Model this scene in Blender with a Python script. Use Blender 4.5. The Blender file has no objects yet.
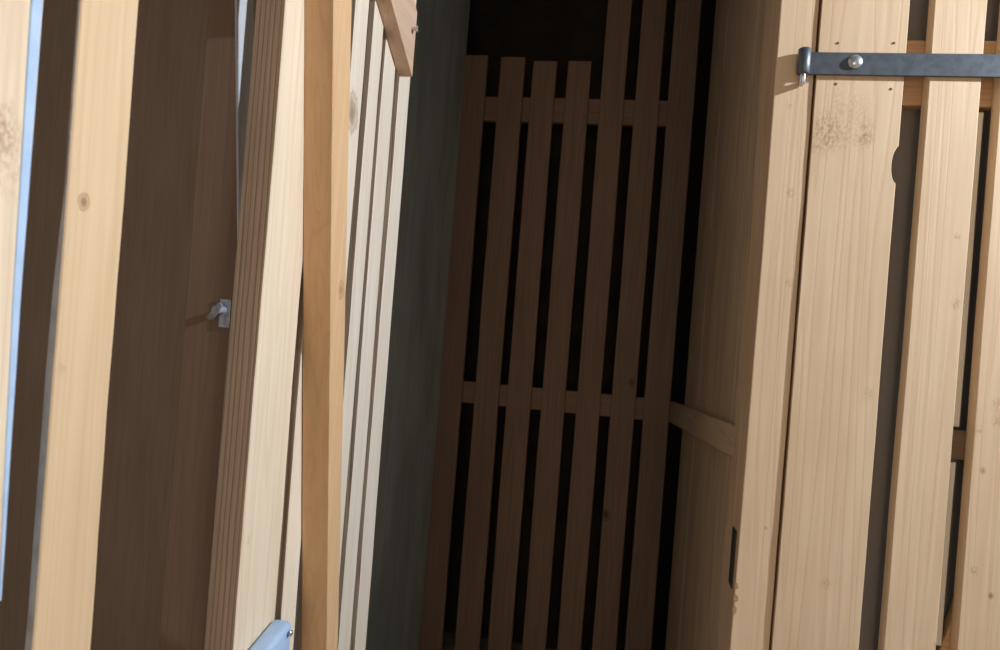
# A slatted wooden storage compartment in a cellar, its slatted door standing open.
import bpy, math, random
from mathutils import Vector, Matrix, Euler

random.seed(7)
SC = bpy.context.scene
COL = SC.collection

# ------------------------------------------------------------------ camera
F = 700.0
YAW = math.radians(9.7)
ROLL = math.radians(4.49)
CAM = Vector((0.0, 0.0, 1.45))
ROT = Matrix.Rotation(YAW, 3, 'Z') @ Matrix.Rotation(math.pi/2, 3, 'X') @ Matrix.Rotation(ROLL, 3, 'Z')
cd = bpy.data.cameras.new('camera')
cam = bpy.data.objects.new('camera', cd)
COL.objects.link(cam)
cam.location = CAM
cam.rotation_euler = ROT.to_euler()
cd.sensor_width = 36.0
cd.lens = 36.0*F/1000.0
cd.clip_start = 0.02
cd.dof.use_dof = True
cd.dof.focus_distance = 1.15
cd.dof.aperture_fstop = 7.0
SC.camera = cam

def ray(px, py):
    return ROT @ Vector(((px-500)/F, -(py-325)/F, -1.0))
def onY(px, py, Y):
    d = ray(px, py); return CAM + d*((Y-CAM.y)/d.y)
def onX(px, py, X):
    d = ray(px, py); return CAM + d*((X-CAM.x)/d.x)

# ------------------------------------------------------------------ materials
def new_mat(name):
    m = bpy.data.materials.new(name); m.use_nodes = True
    nt = m.node_tree
    b = nt.nodes['Principled BSDF']
    return m, nt, b

def wood(name, light, dark, grain='Z', fine=1.0, rough=0.6, knots=(), blotch=0.25, bump=0.10, stripes=0.5, spec=0.3, straight=False, bands=None):
    """Pine: stretched noise for the fibres, wider distorted bands for the rings, patches, knots at given points."""
    m, nt, b = new_mat(name)
    N, L = nt.nodes, nt.links
    geo = N.new('ShaderNodeNewGeometry')
    oi = N.new('ShaderNodeObjectInfo')
    off = N.new('ShaderNodeVectorMath'); off.operation = 'MULTIPLY_ADD'
    comb = N.new('ShaderNodeCombineXYZ')
    for i in range(3): L.new(oi.outputs['Random'], comb.inputs[i])
    off.inputs[1].default_value = (13.0, 7.0, 5.0)
    L.new(comb.outputs[0], off.inputs[0]); L.new(geo.outputs['Position'], off.inputs[2])
    pos = off.outputs[0]
    ax = 'XYZ'.index(grain)
    # slow wander so that the grain is never ruler straight
    def scaled(s_across, s_along):
        mp = N.new('ShaderNodeVectorMath'); mp.operation = 'MULTIPLY'
        v = [s_across]*3; v[ax] = s_along
        mp.inputs[1].default_value = v
        L.new(pos, mp.inputs[0]); return mp.outputs[0]
    def noise(vec, scale, detail=3.0, dist=0.0, rgh=0.55):
        n = N.new('ShaderNodeTexNoise'); n.inputs['Scale'].default_value = scale
        n.inputs['Detail'].default_value = detail; n.inputs['Roughness'].default_value = rgh
        n.inputs['Distortion'].default_value = dist
        L.new(vec, n.inputs['Vector']); return n.outputs['Fac']
    def ramp(fac, stops):
        r = N.new('ShaderNodeValToRGB')
        e = r.color_ramp.elements
        while len(e) < len(stops): e.new(0.5)
        for k, (p, c) in enumerate(stops):
            e[k].position = p; e[k].color = (c[0], c[1], c[2], 1) if not isinstance(c, float) else (c, c, c, 1)
        L.new(fac, r.inputs[0]); return r.outputs[0]
    def mix(fac, a, c, mode='MIX'):
        x = N.new('ShaderNodeMix'); x.data_type = 'RGBA'; x.blend_type = mode
        if isinstance(fac, float): x.inputs[0].default_value = fac
        else: L.new(fac, x.inputs[0])
        for s, v in ((6, a), (7, c)):
            if isinstance(v, tuple): x.inputs[s].default_value = (v[0], v[1], v[2], 1)
            else: L.new(v, x.inputs[s])
        return x.outputs[2]
    fib = noise(scaled(190*fine, 4.0), 1.0, 4.0)
    ring = noise(scaled(38*fine, 0.18 if straight else 0.42), 1.0, 2.0, 0.12 if straight else 0.3)
    sn = N.new('ShaderNodeMath'); sn.operation = 'MULTIPLY'; sn.inputs[1].default_value = 46.0 if straight else 70.0
    L.new(ring, sn.inputs[0])
    sn2 = N.new('ShaderNodeMath'); sn2.operation = 'SINE'; L.new(sn.outputs[0], sn2.inputs[0])
    if bands:            # year rings cut square: even bands across the edge
        sx = N.new('ShaderNodeSeparateXYZ'); L.new(geo.outputs['Position'], sx.inputs[0])
        wd = N.new('ShaderNodeMath'); wd.operation = 'MULTIPLY_ADD'; wd.inputs[1].default_value = bands*0.9
        L.new(noise(scaled(60, 2.5), 1.0, 2.0), wd.inputs[0]); L.new(sx.outputs[0], wd.inputs[2])
        bm_ = N.new('ShaderNodeMath'); bm_.operation = 'MULTIPLY'; bm_.inputs[1].default_value = 2*math.pi/bands
        L.new(wd.outputs[0], bm_.inputs[0])
        sn2 = N.new('ShaderNodeMath'); sn2.operation = 'SINE'; L.new(bm_.outputs[0], sn2.inputs[0])
    lines = ramp(sn2.outputs[0], [(0.0, 0.0), (0.55, 0.1), (0.95, 1.0)])
    pat = noise(scaled(9, 2.2), 1.0, 2.0)
    c1 = mix(ramp(fib, [(0.3, 0.0), (0.75, 1.0)]), tuple(light), tuple(0.55*a+0.45*d for a, d in zip(light, dark)))
    st = N.new('ShaderNodeMath'); st.operation = 'MULTIPLY'; st.inputs[1].default_value = stripes
    L.new(lines, st.inputs[0])
    c2 = mix(st.outputs[0], c1, tuple(dark))
    bl = N.new('ShaderNodeMath'); bl.operation = 'MULTIPLY'; bl.inputs[1].default_value = blotch
    L.new(ramp(pat, [(0.4, 0.0), (0.75, 1.0)]), bl.inputs[0])
    c3 = mix(bl.outputs[0], c2, tuple(d*1.0 for d in dark))
    for (P, r, core) in knots:
        dv = N.new('ShaderNodeVectorMath'); dv.operation = 'SUBTRACT'; dv.inputs[1].default_value = P
        L.new(geo.outputs['Position'], dv.inputs[0])
        sv = N.new('ShaderNodeVectorMath'); sv.operation = 'MULTIPLY'
        v = [1/r]*3; v[ax] = 0.75/r; sv.inputs[1].default_value = v
        L.new(dv.outputs[0], sv.inputs[0])
        ln = N.new('ShaderNodeVectorMath'); ln.operation = 'LENGTH'; L.new(sv.outputs[0], ln.inputs[0])
        nz = noise(scaled(90, 60), 1.0, 2.0)
        ad = N.new('ShaderNodeMath'); ad.operation = 'MULTIPLY_ADD'; ad.inputs[1].default_value = 0.7; ad.inputs[2].default_value = -0.35
        L.new(nz, ad.inputs[0])
        sm = N.new('ShaderNodeMath'); sm.operation = 'ADD'; L.new(ln.outputs['Value'], sm.inputs[0]); L.new(ad.outputs[0], sm.inputs[1])
        if core < 0.57:      # only a patch of brown flecks
            fl = ramp(noise(scaled(330, 190), 1.0, 3.0), [(0.42, 0.12), (0.62, 1.0)])
            f0 = ramp(sm.outputs[0], [(0.0, 1.3*core), (0.5, 0.9*core), (1.0, 0.0)])
            mm = N.new('ShaderNodeMath'); mm.operation = 'MULTIPLY'
            L.new(fl, mm.inputs[0]); L.new(f0, mm.inputs[1])
            c3 = mix(mm.outputs[0], c3, (dark[0]*0.6, dark[1]*0.5, dark[2]*0.4))
            continue
        f = ramp(sm.outputs[0], [(0.0, 1.0*core), (0.45, 0.65*core), (0.62, 0.25*core), (0.78, 0.55*core), (1.0, 0.0)])
        c3 = mix(f, c3, (dark[0]*0.45, dark[1]*0.36, dark[2]*0.3))
    L.new(c3, b.inputs['Base Color'])
    b.inputs['Roughness'].default_value = rough
    b.inputs['Specular IOR Level'].default_value = spec
    bp = N.new('ShaderNodeBump'); bp.inputs['Strength'].default_value = bump; bp.inputs['Distance'].default_value = 0.002
    hs = N.new('ShaderNodeMath'); hs.operation = 'MULTIPLY_ADD'; hs.inputs[1].default_value = -0.6
    L.new(lines, hs.inputs[0]); L.new(fib, hs.inputs[2])
    L.new(hs.outputs[0], bp.inputs['Height']); L.new(bp.outputs[0], b.inputs['Normal'])
    return m

def plain(name, col, rough=0.5, metal=0.0, mottled=0.15, scale=60.0, col2=None, bump=0.1):
    m, nt, b = new_mat(name)
    N, L = nt.nodes, nt.links
    geo = N.new('ShaderNodeNewGeometry')
    n = N.new('ShaderNodeTexNoise'); n.inputs['Scale'].default_value = scale; n.inputs['Detail'].default_value = 4
    L.new(geo.outputs['Position'], n.inputs['Vector'])
    r = N.new('ShaderNodeValToRGB')
    c2 = col2 or tuple(c*(1-mottled*2) for c in col)
    r.color_ramp.elements[0].position = 0.35; r.color_ramp.elements[0].color = (*c2, 1)
    r.color_ramp.elements[1].position = 0.6; r.color_ramp.elements[1].color = (*col, 1)
    L.new(n.outputs['Fac'], r.inputs[0]); L.new(r.outputs[0], b.inputs['Base Color'])
    b.inputs['Roughness'].default_value = rough; b.inputs['Metallic'].default_value = metal
    bp = N.new('ShaderNodeBump'); bp.inputs['Strength'].default_value = bump; bp.inputs['Distance'].default_value = 0.001
    L.new(n.outputs['Fac'], bp.inputs['Height']); L.new(bp.outputs[0], b.inputs['Normal'])
    return m

# ------------------------------------------------------------------ mesh helpers
class MB:
    def __init__(s): s.v = []; s.f = []; s.mi = []; s.sm = []
    def face(s, idx, mi=0, smooth=False): s.f.append(idx); s.mi.append(mi); s.sm.append(smooth)
    def build(s, name, mats, parent=None):
        me = bpy.data.meshes.new(name)
        me.from_pydata([tuple(p) for p in s.v], [], s.f)
        for m in (mats if isinstance(mats, (list, tuple)) else [mats]): me.materials.append(m)
        for p, i, k in zip(me.polygons, s.mi, s.sm): p.material_index = i; p.use_smooth = k
        me.update()
        o = bpy.data.objects.new(name, me); COL.objects.link(o)
        if parent is not None:
            root = parent
            while root.parent: root = root.parent
            o.parent = parent
            if parent.type == 'EMPTY' or parent is root:
                base = Vector(parent.location)
            else:
                base = Vector(root.location)
            # every part keeps world coordinates: cancel the root's place once
            if parent is root: o.location = -Vector(root.location)
        return o
    def loft(s, rings, mi=None, smooth=False, caps=True, cap_mi=0):
        n = len(rings[0]); base = len(s.v)
        for r in rings: s.v.extend(r)
        for k in range(len(rings)-1):
            for i in range(n):
                j = (i+1) % n
                s.face([base+k*n+i, base+k*n+j, base+(k+1)*n+j, base+(k+1)*n+i], 0 if mi is None else mi[i], smooth)
        if caps:
            s.face([base+i for i in reversed(range(n))], cap_mi)
            s.face([base+(len(rings)-1)*n+i for i in range(n)], cap_mi)

def wob(amp, seed):
    r = random.Random(seed)
    ph = [(r.uniform(2, 6), r.uniform(0, 6.28)), (r.uniform(9, 17), r.uniform(0, 6.28)), (r.uniform(30, 60), r.uniform(0, 6.28))]
    return lambda w: amp*(0.7*math.sin(ph[0][0]*w+ph[0][1])+0.25*math.sin(ph[1][0]*w+ph[1][1])+0.12*math.sin(ph[2][0]*w+ph[2][1]))

SEED = [100]
def board(mb, O, U, V, W, left, right, thick, w0, w1, n=40, c=0.0015, amp=0.0007, edge_mi=0, chip=None):
    """A sawn board. Its face lies at v=0 looking along V, its back at v=-t; left/right give the edges at height w."""
    O, U, V, W = (Vector(q) for q in (O, U, V, W))
    if not callable(left): a = left; left = lambda w: a
    if not callable(right): b_ = right; right = lambda w: b_
    tf = thick if callable(thick) else (lambda w: thick)
    SEED[0] += 1; wl = wob(amp, SEED[0]*2); wr = wob(amp, SEED[0]*2+1); wv = wob(amp*0.8, SEED[0]*3)
    rings = []
    for k in range(n+1):
        w = w0+(w1-w0)*k/n
        l = left(w)+wl(w); r = right(w)+wr(w); d = wv(w); t = tf(w)
        k_ = c+(chip(w) if chip else 0.0)
        pr = [(l+k_, 0), (r-c, 0), (r, -c), (r, -t+c), (r-c, -t), (l+c, -t), (l, -t+c), (l, -k_)]
        rings.append([O+U*u+V*(v+d)+W*w for u, v in pr])
    flip = U.cross(V).dot(W) > 0
    if flip:
        # keep outward normals whatever the handedness of the frame
        rings = [list(reversed(r)) for r in rings]
        mi = [0]*8
        # reversed order: edges (l,-c)->(l,-t+c) is index 0
        mi[0] = edge_mi
    else:
        mi = [0]*8; mi[6] = edge_mi
    mb.loft(rings, mi)
    return mb

def tube(mb, p0, p1, r0, r1=None, seg=20, smooth=True, caps=True):
    p0, p1 = Vector(p0), Vector(p1); r1 = r0 if r1 is None else r1
    a = (p1-p0).normalized(); h = Vector((0, 0, 1)) if abs(a.z) < 0.9 else Vector((1, 0, 0))
    x = a.cross(h).normalized(); y = a.cross(x)
    ring = lambda p, r: [p+x*r*math.cos(2*math.pi*i/seg)+y*r*math.sin(2*math.pi*i/seg) for i in range(seg)]
    e = min(r0, r1)*0.12
    mb.loft([ring(p0, r0-e), ring(p0+a*e, r0), ring(p1-a*e, r1), ring(p1, r1-e)], None, smooth, caps)
    return mb

def dome(mb, p, axis, r, h, seg=24, rings=7, hexa=False):
    p, a = Vector(p), Vector(axis).normalized()
    hh = Vector((0, 0, 1)) if abs(a.z) < 0.9 else Vector((1, 0, 0))
    x = a.cross(hh).normalized(); y = a.cross(x)
    R = []
    for k in range(rings+1):
        q = k/rings*math.pi/2*0.97
        R.append([p+a*(h*math.sin(q))+(x*math.cos(2*math.pi*i/seg)+y*math.sin(2*math.pi*i/seg))*r*math.cos(q) for i in range(seg)])
    mb.loft(R, None, True, True)
    return mb

def box(mb, x0, x1, y0, y1, z0, z1, c=0.001):
    n = 1
    board(mb, (0, y0, 0), (1, 0, 0), (0, -1, 0), (0, 0, 1), x0, x1, y1-y0, z0, z1, n, c, 0.0)
    return mb

def tag(o, label, cat, group=None):
    o['label'] = label; o['category'] = cat; o['kind'] = 'thing'
    if group: o['group'] = group
    return o
def thing(name, label, cat, loc, group=None):
    o = bpy.data.objects.new(name, None); COL.objects.link(o)
    o.empty_display_size = 0.1; o.location = loc
    return tag(o, label, cat, group)
def structure(o): o['kind'] = 'structure'; return o

X, Y, Z = Vector((1, 0, 0)), Vector((0, 1, 0)), Vector((0, 0, 1))

# ------------------------------------------------------------------ the place
FRONT = 1.20      # face of the slatted fronts
BACK = 2.90       # face of the slats at the back
DOORX = -0.462    # face of the door standing open
WALLR = 0.235
WALLL = -0.733

# palette (linear)
PINE_L, PINE_D = (0.77, 0.58, 0.39), (0.56, 0.37, 0.21)
PALE_L, PALE_D = (0.79, 0.67, 0.51), (0.60, 0.44, 0.29)
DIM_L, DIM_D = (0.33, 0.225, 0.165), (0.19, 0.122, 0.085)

# --- floor, ceiling, outer walls
m_floor = plain('concrete', (0.46, 0.43, 0.38), 0.85, 0, 0.2, 14)
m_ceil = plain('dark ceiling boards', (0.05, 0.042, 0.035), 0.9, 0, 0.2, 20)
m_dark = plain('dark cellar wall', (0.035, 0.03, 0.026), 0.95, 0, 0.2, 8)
m_brown = wood('brown boarding', (0.42, 0.31, 0.225), (0.29, 0.20, 0.14), 'Z', 0.5, 0.8, blotch=0.4, bump=0.1, stripes=0.3)
b = MB(); box(b, -3.2, 3.2, -4.5, 4.1, -0.1, 0.0); structure(b.build('floor', m_floor))
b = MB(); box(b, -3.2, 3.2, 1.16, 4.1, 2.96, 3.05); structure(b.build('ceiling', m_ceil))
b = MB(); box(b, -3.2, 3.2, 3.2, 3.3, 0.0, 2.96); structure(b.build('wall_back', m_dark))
b = MB(); box(b, -3.2, -3.1, 0.3, 3.2, 0.0, 2.96); structure(b.build('wall_outer', m_dark))
b = MB(); box(b, 3.1, 3.2, 1.3, 3.2, 0.0, 2.96); structure(b.build('wall_far', m_dark))

# --- left wall of the compartment: one smooth grey board
m_grey = wood('grey weathered board', (0.80, 0.93, 0.95), (0.46, 0.55, 0.55), 'Z', 0.25, 0.8, blotch=0.8, bump=0.08, stripes=0.12)
b = MB(); box(b, WALLL-0.02, WALLL, FRONT+0.07, BACK, 0.0, 2.96); wl = structure(b.build('wall_left', m_grey))

# front end of that wall, seen between the boards of the open door
m_jamb = wood('reddish brown jamb', (0.26, 0.17, 0.115), (0.18, 0.11, 0.072), 'Z', 0.5, 0.8, blotch=0.4, bump=0.1, stripes=0.25)
b = MB(); board(b, (0, FRONT, 0), X, -Y, Z, WALLL-0.075, WALLL+0.062, 0.07, 0.0, 2.96, 30)
structure(b.build('trim_1', m_jamb))
# boarding of the neighbouring compartment, far behind the open door
b = MB(); r_ = random.Random(3)
board(b, (0, 2.0, 0), X, -Y, Z, -3.05, WALLL-0.024, 0.02, 0.0, 2.96, 6)
structure(b.build('wall_neighbour', m_brown))

# --- right wall: upright boards behind a rail, set back from the post
m_rwall = wood('brown boards of the side wall', (0.60, 0.41, 0.26), (0.33, 0.205, 0.115), 'Z', 0.8, 0.75, blotch=0.5, bump=0.12, stripes=0.9)
b = MB()
yy = FRONT+0.135
for w_ in (0.115, 0.145, 0.16, 0.175, 0.20, 0.20, 0.17):
    board(b, (WALLR+0.006+r_.uniform(-0.0008, 0.0008), 0, 0), Y, -X, Z, yy, yy+w_-0.0008, 0.02, 0.0, 2.96, 20, 0.0003, 0.0002)
    yy += w_
wr = structure(b.build('wall_right', m_rwall))
m_rail_y = wood('brown rail along the side wall', (0.55, 0.37, 0.23), (0.33, 0.21, 0.12), 'Y', 0.6, 0.75, blotch=0.3, bump=0.2, stripes=0.4)
zr1 = onX(674, 404, WALLR-0.008).z; zr0 = onX(673, 427, WALLR-0.008).z
nr1 = onX(736, 426, WALLR-0.008); nr0 = onX(736, 459, WALLR-0.008)
fy = BACK-0.03
sl1 = lambda w: nr1.z+(zr1-nr1.z)*(w-nr1.y)/(fy-nr1.y)
sl0 = lambda w: nr0.z+(zr0-nr0.z)*(w-nr0.y)/(fy-nr0.y)
b = MB(); board(b, (WALLR-0.010, 0, 0), Z, -X, Y, sl0, sl1, 0.016, FRONT+0.135, BACK+0.02, 20)
b.build('rail', m_rail_y, wr)

# ------------------------------------------------------------------ slatted partition at the back
part = thing('slatted_partition', 'dark brown slatted partition across the back of the compartment, four slats cut short', 'partition', (0, BACK, 0))
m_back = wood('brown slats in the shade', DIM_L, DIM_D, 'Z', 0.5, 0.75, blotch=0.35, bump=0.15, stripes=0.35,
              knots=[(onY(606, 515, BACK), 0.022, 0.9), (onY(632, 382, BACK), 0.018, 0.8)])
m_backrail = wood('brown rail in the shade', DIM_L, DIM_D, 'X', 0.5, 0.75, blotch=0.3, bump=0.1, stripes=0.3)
slats = [(444.5, 467.0, 55), (480.0, 504.6, 57), (512.7, 536.5, 61), (547.5, 571, 61), (582.7, 606.5, None), (617.5, 641.5, None), (650.5, 676.5, None)]
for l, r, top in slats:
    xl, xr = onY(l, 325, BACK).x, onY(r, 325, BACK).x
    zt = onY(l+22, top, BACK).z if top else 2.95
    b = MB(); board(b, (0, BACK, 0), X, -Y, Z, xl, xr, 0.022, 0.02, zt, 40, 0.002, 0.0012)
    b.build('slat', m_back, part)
xl, xr = onY(438, 325, BACK).x, onY(676, 325, BACK).x
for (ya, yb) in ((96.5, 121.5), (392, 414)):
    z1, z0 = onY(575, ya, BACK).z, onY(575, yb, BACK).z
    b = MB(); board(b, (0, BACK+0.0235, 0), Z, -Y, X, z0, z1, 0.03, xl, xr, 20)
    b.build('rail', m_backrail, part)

# ------------------------------------------------------------------ front on the right: post and closed slatted door
def front_u(px): return onY(px, 325, FRONT).x
m_post = wood('pale pine post', PINE_L, PINE_D, 'Z', 0.5, 0.55, blotch=0.3, stripes=0.22,
              knots=[(onY(791, 192, FRONT), 0.009, 0.5), (onY(790, 282, FRONT), 0.009, 0.55), (onY(766, 529, FRONT), 0.005, 0.9), (onY(790, 105, FRONT), 0.006, 0.55)])
post = thing('door_post', 'pale pine post edging the dark opening, beside the closed slatted door', 'post', (0.27, FRONT, 0))
pz = lambda py: onY(740, py, FRONT).z
chips = [(pz(588), 0.004, 0.006), (pz(600), 0.0055, 0.007), (pz(612), 0.004, 0.008)]
pl = front_u(756.5); pr = front_u(795.0)
def post_chip(w):
    d = 0.0
    for z0, a, s in chips: d = max(d, a*max(0, 1-(abs(w-z0)/s)**3))
    return d
b = MB(); board(b, (0, FRONT+0.004, 0), X, -Y, Z, pl, pr, 0.128, 0.0, 2.96, 900, 0.0012, 0.0008, 1, post_chip)
po = b.build('post', [m_post, m_rwall], post)  # left side takes the darker wall wood to stand in for its shade
# mortise plate low on the side of the post
m_plate = plain('dark iron', (0.07, 0.068, 0.062), 0.5, 0.6, 0.2, 150)
z1 = onX(736, 530, pl).z; z0 = onX(731, 585, pl).z
y0 = FRONT+0.026; y1 = FRONT+0.062
b = MB(); board(b, (pl-0.0022, 0, 0), Y, -X, Z, y0, y1, 0.006, z0, z1, 8, 0.001, 0.0003)
pp = b.build('strike_plate', m_plate, post); pp['label'] = 'dark iron strike plate'
# pin of the hinge, screwed into the post
m_iron = plain('dull blue grey steel', (0.12, 0.135, 0.155), 0.45, 0.55, 0.12, 90)
m_zinc = plain('zinc plated steel', (0.62, 0.64, 0.68), 0.3, 0.9, 0.1, 120)
hz = lambda px, py: onY(px, py, FRONT-0.014)
pb = hz(803, 83); pt = hz(803, 66)
b = MB(); tube(b, (pb.x, FRONT-0.0085, pb.z), (pb.x, FRONT-0.0085, pt.z), 0.0048)
tube(b, (pb.x, FRONT-0.0085, pb.z+0.004), (pb.x, FRONT+0.002, pb.z+0.004), 0.0048)
hp = b.build('hinge_pin', m_zinc, post); hp['label'] = 'bright hinge pin'

door = thing('slatted_gate', 'closed slatted pine door carrying the grey steel strap hinge beside the post', 'door', (0.6, FRONT, 0))
K = lambda px, py, r, c=0.9: (onY(px, py, FRONT), r, c)
m_pl = [
 wood('wide pine board', PINE_L, PINE_D, 'Z', 0.4, 0.55, blotch=0.45, stripes=0.22, knots=[K(826, 134, 0.032, 0.56), K(866, 136, 0.018, 0.5), K(846, 120, 0.05, 0.25), K(826, 583, 0.010, 0.35), K(868, 395, 0.012, 0.3)]),
 wood('narrow pine slat', PINE_L, PINE_D, 'Z', 0.55, 0.55, blotch=0.3, stripes=0.22, knots=[K(957, 236, 0.006, 0.5), K(956, 304, 0.008, 0.55), K(938, 645, 0.007, 0.5)]),
 wood('knotty pine slat', PINE_L, PINE_D, 'Z', 0.55, 0.55, blotch=0.35, stripes=0.25, knots=[K(979, 430, 0.007, 0.45), K(983, 471, 0.005, 0.7), K(975, 571, 0.007, 0.45), K(991, 596, 0.0045, 1.0), K(998, 405, 0.012, 0.4), K(997, 422, 0.010, 0.4)]),
]
edges = [(797.5, 884.5), (910.0, 961.5), (983.0, 1043.0), (1060.0, 1110.0), (1112.0, 1190.0)]
T = 0.026
nz_ = onY(893, 165, FRONT).z
def notch(base):
    return lambda w: base-0.0085*math.sqrt(max(0, 1-((w-nz_)/0.028)**2))
SLAT = []
for i, (l, r) in enumerate(edges):
    ul, ur = front_u(l), front_u(r)
    b = MB()
    board(b, (0, FRONT, 0), X, -Y, Z, ul, notch(ur) if i == 0 else ur, T, 0.03, 2.55, 500 if i == 0 else 60, 0.0006, 0.0009)
    SLAT.append(b.build('slat', m_pl[min(i, 2)], door))
# nails round the strap
m_nail = plain('rusty nail', (0.16, 0.11, 0.08), 0.7, 0.5, 0.2, 300)
for px, py, k in ((838, 43, 0), (894, 43, 0), (836, 84, 0), (891, 89, 0), (941, 45, 1), (962, 88, 1)):
    p = onY(px, py, FRONT)
    b = MB(); tube(b, (p.x, FRONT+0.004, p.z), (p.x, FRONT-0.0004, p.z), 0.0021, seg=12)
    o = b.build('nail', m_nail, SLAT[k])
# rails and brace behind the slats
m_drail = wood('warm pine rail', (0.62, 0.40, 0.23), (0.40, 0.23, 0.11), 'X', 0.5, 0.6, blotch=0.3, stripes=0.35)
RB = FRONT+T+0.001
xl, xr = front_u(800), front_u(1186)
m_drail_shade = wood('shaded brown rail', (0.20, 0.135, 0.09), (0.13, 0.08, 0.05), 'X', 0.5, 0.7, blotch=0.3, stripes=0.3)  # darkened colour stands in for the shade on the recessed lower rail
for ya, yb, xs, mt in ((40, 106, xl, m_drail), (430, 459, front_u(935), m_drail_shade)):
    z1, z0 = onY(955, ya, RB).z, onY(955, yb, RB).z
    b = MB(); board(b, (0, RB, 0), Z, -Y, X, z0, z1, 0.025, xs, xr, 20)
    b.build('rail', mt, door)
pa, pb_ = onY(944, 642, RB), onY(966, 585, RB)
dv = (pb_-pa); dv.y = 0; dv = dv.normalized()
zm = onY(955, 459, RB).z-0.004
q1 = pa + dv*((zm-pa.z)/dv.z); q0 = pa + dv*((zm-0.62-pa.z)/dv.z)
nrm = Vector((dv.z, 0, -dv.x))    # to the lower side
b = MB(); board(b, q0, nrm, -Y, dv, 0.0, 0.085, 0.022, 0.0, (q1-q0).length-0.05, 16)
b.build('brace', m_drail, door)
# upright batten behind the gap, its pale colour standing in for light
m_litbat = wood('lit pine batten', (0.80, 0.76, 0.66), (0.62, 0.56, 0.46), 'Z', 0.5, 0.7, blotch=0.2, stripes=0.2)
ub = onY(967.5, 325, RB+0.002).x
zt = onY(955, 109, RB).z
for za, zb in ((onY(955, 429, RB).z+0.004, zt-0.004), (onY(955, 459, RB).z-0.30, onY(955, 459, RB).z-0.006)):
    b = MB(); board(b, (0, RB+0.002, 0), X, -Y, Z, ub-0.045, ub, 0.018, za, zb, 20)
    b.build('batten', m_litbat, door)
# strap hinge
zs1, zs0 = onY(905, 52.8, FRONT-0.006).z, onY(905, 76.2, FRONT-0.006).z
zs1 = onY(860, 52.5, FRONT-0.006).z; zs0 = onY(860, 75.0, FRONT-0.006).z
b = MB()
xk = pb.x
board(b, (0, FRONT-0.0062, 0), Z, -Y, X, zs0, zs1, 0.005, xk+0.002, front_u(1150), 30, 0.0008, 0.0003)
strap = b.build('strap_hinge', m_iron, door); strap['label'] = 'blue grey steel strap hinge'
b = MB(); tube(b, (xk, FRONT-0.0085, zs0-0.001), (xk, FRONT-0.0085, zs1+0.004), 0.0098, seg=28)
b.build('knuckle', m_iron, strap)
pbolt = onY(855, 62, FRONT-0.006)
b = MB(); dome(b, (pbolt.x, FRONT-0.0061, pbolt.z), -Y, 0.0115, 0.0065)
bo = b.build('bolt', m_zinc, strap); bo['label'] = 'domed zinc bolt head'

m_front = wood('pine boarding of the passage', PINE_L, PINE_D, 'Z', 0.45, 0.6, blotch=0.3, stripes=0.3)
b = MB(); xx = front_u(1190)+0.003
while xx < 3.1:
    board(b, (0, FRONT, 0), X, -Y, Z, xx, xx+0.14, 0.026, 0.0, 2.96, 6); xx += 0.1402
structure(b.build('wall_front', m_front))
# board added behind the closed door so its gaps read dim, not black
m_backing = wood('grey brown gap backing', (0.27, 0.25, 0.235), (0.22, 0.20, 0.185), 'Z', 0.4, 0.8, blotch=0.3, bump=0.1, stripes=0.15)
b = MB(); board(b, (0, 1.2545, 0), X, -Y, Z, 0.42, 0.99, 0.02, 0.0, 2.75, 20)
tag(b.build('gap_backing', m_backing), 'grey brown board added behind the closed slatted door to tone its gaps', 'board')

# ------------------------------------------------------------------ the door standing open on the left
od = thing('slatted_gate', 'open slatted pine door seen almost edge on, with battens and a blue latch', 'door', (DOORX, 0.9, 0))
def yu(px, py=325, x=DOORX): return onX(px, py, x).y
def KX(px, py, r, c=0.9, x=DOORX): return (onX(px, py, x), r, c)
m_A = wood('blotched pine board', PALE_L, (0.52, 0.36, 0.22), 'Z', 0.4, 0.55, blotch=0.6, stripes=0.25,
           knots=[KX(2, 128, 0.02, 0.5), KX(5, 160, 0.03, 0.3)])
m_B = wood('pale pine slat with knots', (0.68, 0.51, 0.325), (0.52, 0.34, 0.19), 'Z', 0.5, 0.5, blotch=0.3, stripes=0.25,
           knots=[KX(84, 202, 0.0072, 0.95), KX(62, 369, 0.0065, 0.35)])
m_C = wood('pale sawn stile', PALE_L, (0.60, 0.45, 0.30), 'Z', 0.5, 0.5, blotch=0.25, stripes=0.3, knots=[KX(249, 540, 0.008, 0.3)])
m_Cedge = wood('rough sawn edge', (0.58, 0.42, 0.295), (0.29, 0.19, 0.12), 'Z', 1.0, 0.85, blotch=0.3, bump=0.6, stripes=0.6, straight=True, bands=0.0074)
m_S = wood('pale pine slats', (0.82, 0.72, 0.59), (0.62, 0.48, 0.34), 'Z', 0.6, 0.5, blotch=0.2, stripes=0.25, knots=[KX(352, 112, 0.03, 0.9)])
m_edge_shade = wood('shaded slat edge', (0.50, 0.37, 0.26), (0.34, 0.23, 0.15), 'Z', 0.8, 0.8, blotch=0.3, bump=0.5, stripes=0.3)  # darker tan than the faces, shade put into the near edges
m_Bedge = plain('grey slat edge', (0.58, 0.60, 0.62), 0.7, 0, 0.15, 40)  # plain grey on the near edge of the knotty slat

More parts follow.
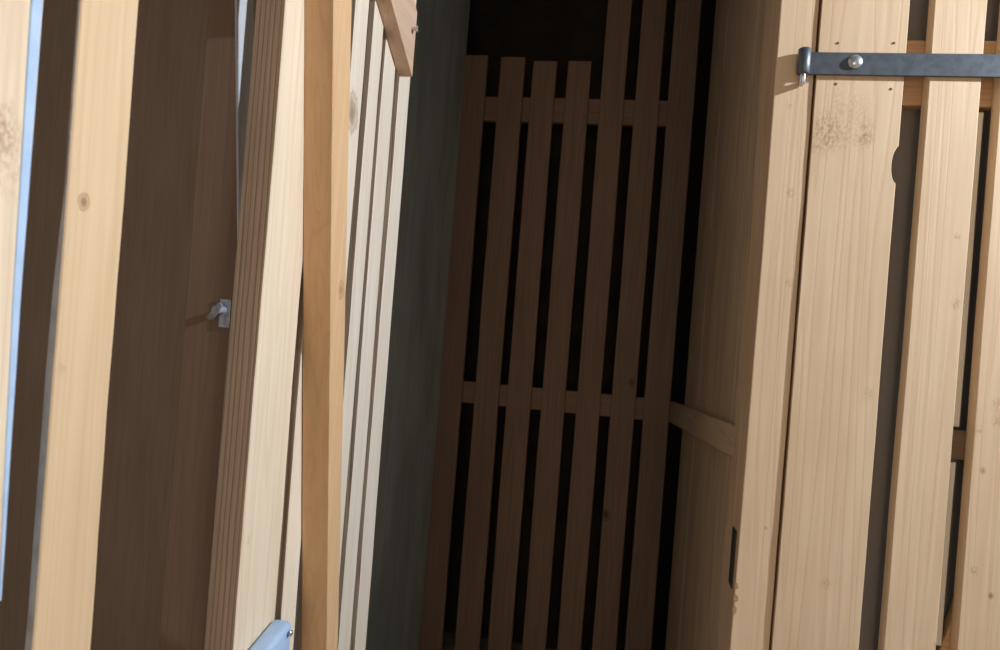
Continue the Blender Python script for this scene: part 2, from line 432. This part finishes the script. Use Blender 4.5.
def dslat(pl_, pr_, t, face, edge, name='slat', amp=0.0008, z1=2.35, n=60, lean=None):
    l, r = yu(pl_), yu(pr_)
    b = MB()
    board(b, (DOORX, 0, 0), Y, X, Z, l, r, t, 0.02, z1, n, 0.0012, amp, 1)
    return b.build(name, [face, edge], od)
sA = dslat(-78, 19, 0.018, m_A, m_edge_shade)
zB1, zB0 = onX(56, 185, DOORX).z, onX(52, 300, DOORX).z
sB = dslat(57.5, 115.5, lambda w: 0.0045+0.0045*min(1, max(0, (zB1-w)/(zB1-zB0))), m_B, m_Bedge, amp=0.0014)
sC = dslat(260.0, 298.0, 0.0425, m_C, m_Cedge, 'stile', amp=0.0016)
for l, r in ((304, 318.5), (331, 343.8), (349.8, 359.8), (364.3, 375.6), (380.4, 391)):
    dslat(l, r, 0.02, m_S, m_edge_shade, amp=0.0012)
for zz in (0.25, 2.2):
    b = MB(); board(b, (DOORX-0.0205, 0, 0), Z, X, Y, zz, zz+0.09, 0.022, yu(-78)+0.01, yu(391)-0.005, 20)
    b.build('rail', m_rail_y, od)
# pale blue strip along the edge of the end board, narrowing downwards
m_blue = plain('pale blue paint', (0.42, 0.57, 0.78), 0.5, 0.0, 0.05, 40, col2=(0.37, 0.52, 0.73))
p1, p2, p3 = onX(29.5, 20, DOORX), onX(12.0, 300, DOORX), onX(0, 560, DOORX)
rgt = [onX(40.5, 20, DOORX), onX(19.5, 300, DOORX), onX(2.5, 560, DOORX)]
def pl3(pts):
    def f(w):
        ps = sorted(pts, key=lambda p: p.z)
        if w <= ps[1].z: a, c = ps[0], ps[1]
        else: a, c = ps[1], ps[2]
        t = (w-a.z)/(c.z-a.z); return a.y+(c.y-a.y)*t
    return f
b = MB(); board(b, (DOORX+0.0016, 0, 0), Y, X, Z, pl3([p1, p2, p3]), pl3(rgt), 0.0215, onX(0, 600, DOORX).z, 2.2, 80, 0.0006, 0.0006)
o = b.build('edge_strip', m_blue, sA); o['label'] = 'pale blue painted edge strip'
# square batten leaning across the slats
BX = DOORX+0.045
m_bat = wood('orange pine batten', (0.67, 0.44, 0.25), (0.50, 0.29, 0.13), 'Z', 0.5, 0.6, blotch=0.3, stripes=0.25, knots=[KX(341, 290, 0.012, 0.7, BX)])
fa, fb = onX(334.5, 0, BX), onX(327.0, 650, BX)
ga, gb = onX(352.5, 0, BX), onX(337.5, 650, BX)
lin = lambda a, c: (lambda w: a.y+(c.y-a.y)*(w-a.z)/(c.z-a.z))
lo = lambda w: lin(fa, fb)(w); hi = lin(ga, gb)
b = MB(); board(b, (BX, 0, 0), Y, X, Z, lo, hi, 0.0445, 0.10, 2.28, 60, 0.0015, 0.0008)
o = b.build('batten', m_bat, od); o['label'] = 'orange brown square batten'
# short diagonal board ending flush with the far edge of the door
DX = DOORX+0.028
e0 = onX(411.0, 72.5, DX); e1 = onX(391, 0, DX)
d = (e1-e0); d.x = 0; d = d.normalized()
up = Vector((0, d.z, -d.y)); up = up if up.z > 0 else -up
m_diag = wood('reddish pine brace', (0.70, 0.50, 0.36), (0.46, 0.27, 0.15), 'Y', 0.4, 0.55, blotch=0.3, stripes=0.3)
ymax = yu(412.5, 73, DX)
b = MB()
# cross-section lofted along d, its far end cut upright
wdt, t_ = 0.11, 0.0275
def ringat(s, cut=False):
    pts = []
    for (u, v) in ((0, 0), (wdt, 0), (wdt, -t_), (0, -t_)):
        p = e0 + d*s + up*u
        if cut: p = p + d*((ymax-p.y)/d.y)
        p = Vector((DX+v, p.y, p.z)); pts.append(p)
    return pts
rg = [ringat(0, True)]+[ringat(s) for s in (0.16, 0.3, 0.5, 0.7)]
if (rg[0][1]-rg[0][0]).cross(rg[0][2]-rg[0][1]).dot(d) > 0: rg = [list(reversed(r)) for r in rg]
rg = rg[::-1] if False else rg
b.loft(rg)
o = b.build('brace', m_diag, od); o['label'] = 'short diagonal brace board'
sp = onX(412, 29, DX)
b = MB(); tube(b, (DX-0.004, sp.y, sp.z), (DX+0.013, sp.y, sp.z), 0.0032, seg=14); tube(b, (DX+0.008, sp.y, sp.z), (DX+0.013, sp.y, sp.z), 0.0062, seg=6, smooth=False)
b.build('screw', m_zinc, o)
# pale blue latch at the foot of the picture, fixed to the stile
LX = DOORX+0.03
b = MB()
q = onX(293, 619, LX)
# rounded sheet-metal hood lofted along -Y (towards the passage), sloping down
sec = []
def hood(y, z, w=0.034, h=0.05, r=0.008):
    z += 0.2*(y-q.y)
    pts = []
    for cx, cz, a0 in ((w-r, -r, 0), (r, -r, 90), (r, -h+r, 180), (w-r, -h+r, 270)):
        for k in range(5):
            a = math.radians(a0+k*22.5)
            pts.append(Vector((DOORX+0.0005+cx+r*math.cos(a), y, z+cz+r*math.sin(a))))
    return pts
yb = q.y; zb = q.z
rg = []
for k, (dy, ins) in enumerate(((0.0, 0.006), (-0.003, 0.002), (-0.008, 0.0), (-0.05, 0.0), (-0.09, 0.0), (-0.13, 0.0), (-0.135, 0.003))):
    rr = hood(yb+dy, zb, 0.030, 0.05)
    c0 = sum(rr, Vector())/len(rr)
    rg.append([c0+(p-c0)*(1-ins/0.023) if ins else p for p in rr])
b.loft(rg, None, True)
o = b.build('latch', m_blue, sC); o['label'] = 'pale blue metal latch hood'
rv = (DOORX+0.0343, yb-0.014, zb-0.014)
b = MB(); dome(b, rv, X, 0.0045, 0.003, 16); b.build('rivet', m_zinc, o)

# ------------------------------------------------------------------ pale board just visible behind the stile
m_sliver = plain('bare white board', (0.60, 0.61, 0.62), 0.6, 0, 0.03, 30)
SX = -0.600
sa, sb = onX(237, 0, SX), onX(238.5, 150, SX)
slf = lambda w: sa.y+(sb.y-sa.y)*(w-sa.z)/(sb.z-sa.z)
b = MB(); board(b, (SX, 0, 0), Y, X, Z, slf, lambda w: slf(w)+0.05, 0.004, 0.0, 2.3, 30, 0.001, 0.0006)
tag(b.build('narrow_board', m_sliver), 'narrow white board standing behind the rough sawn edge of the open door', 'board')
# blurred metal catch on the jamb
m_catch = plain('dull galvanised steel', (0.48, 0.51, 0.55), 0.6, 0.2, 0.2, 80)
pc = onY(219, 313, FRONT-0.02)
ct = thing('wall_catch', 'dull grey metal catch on the jamb behind the rough sawn edge', 'catch', (pc.x, FRONT, pc.z))
b = MB(); board(b, (0, FRONT-0.004, 0), X, -Y, Z, pc.x-0.010, pc.x+0.012, 0.004, pc.z-0.026, pc.z+0.026, 4, 0.001, 0)
cp = b.build('plate', m_catch, ct)
b = MB(); tube(b, (pc.x, FRONT-0.005, pc.z+0.006), (pc.x, FRONT-0.035, pc.z+0.006), 0.007)
tube(b, (pc.x-0.012, FRONT-0.030, pc.z-0.012), (pc.x+0.008, FRONT-0.030, pc.z+0.016), 0.006)
b.build('bolt', m_catch, ct)

# ------------------------------------------------------------------ light
def lamp(name, loc, energy, size, color):
    l = bpy.data.lights.new(name, 'POINT'); l.energy = energy; l.shadow_soft_size = size; l.color = color
    o = bpy.data.objects.new(name, l); COL.objects.link(o); o.location = loc; return o
lamp('passage_lamp', (1.55, 0.815, 2.35), 182, 0.03, (0.88, 0.965, 1.07))
lamp('warm_fill', (0.25, -3.2, 1.25), 90, 0.7, (1.0, 0.66, 0.38))  # added warm fill behind the camera, lifts the shaded sides and the interior
w = bpy.data.worlds.new('world'); SC.world = w; w.use_nodes = True
w.node_tree.nodes['Background'].inputs[0].default_value = (0.92, 0.96, 1.0, 1)
w.node_tree.nodes['Background'].inputs[1].default_value = 0.20

vs = SC.view_settings
vs.view_transform = 'Standard'; vs.look = 'None'; vs.gamma = 1.0; vs.use_curve_mapping = False
vs.exposure = 0.0
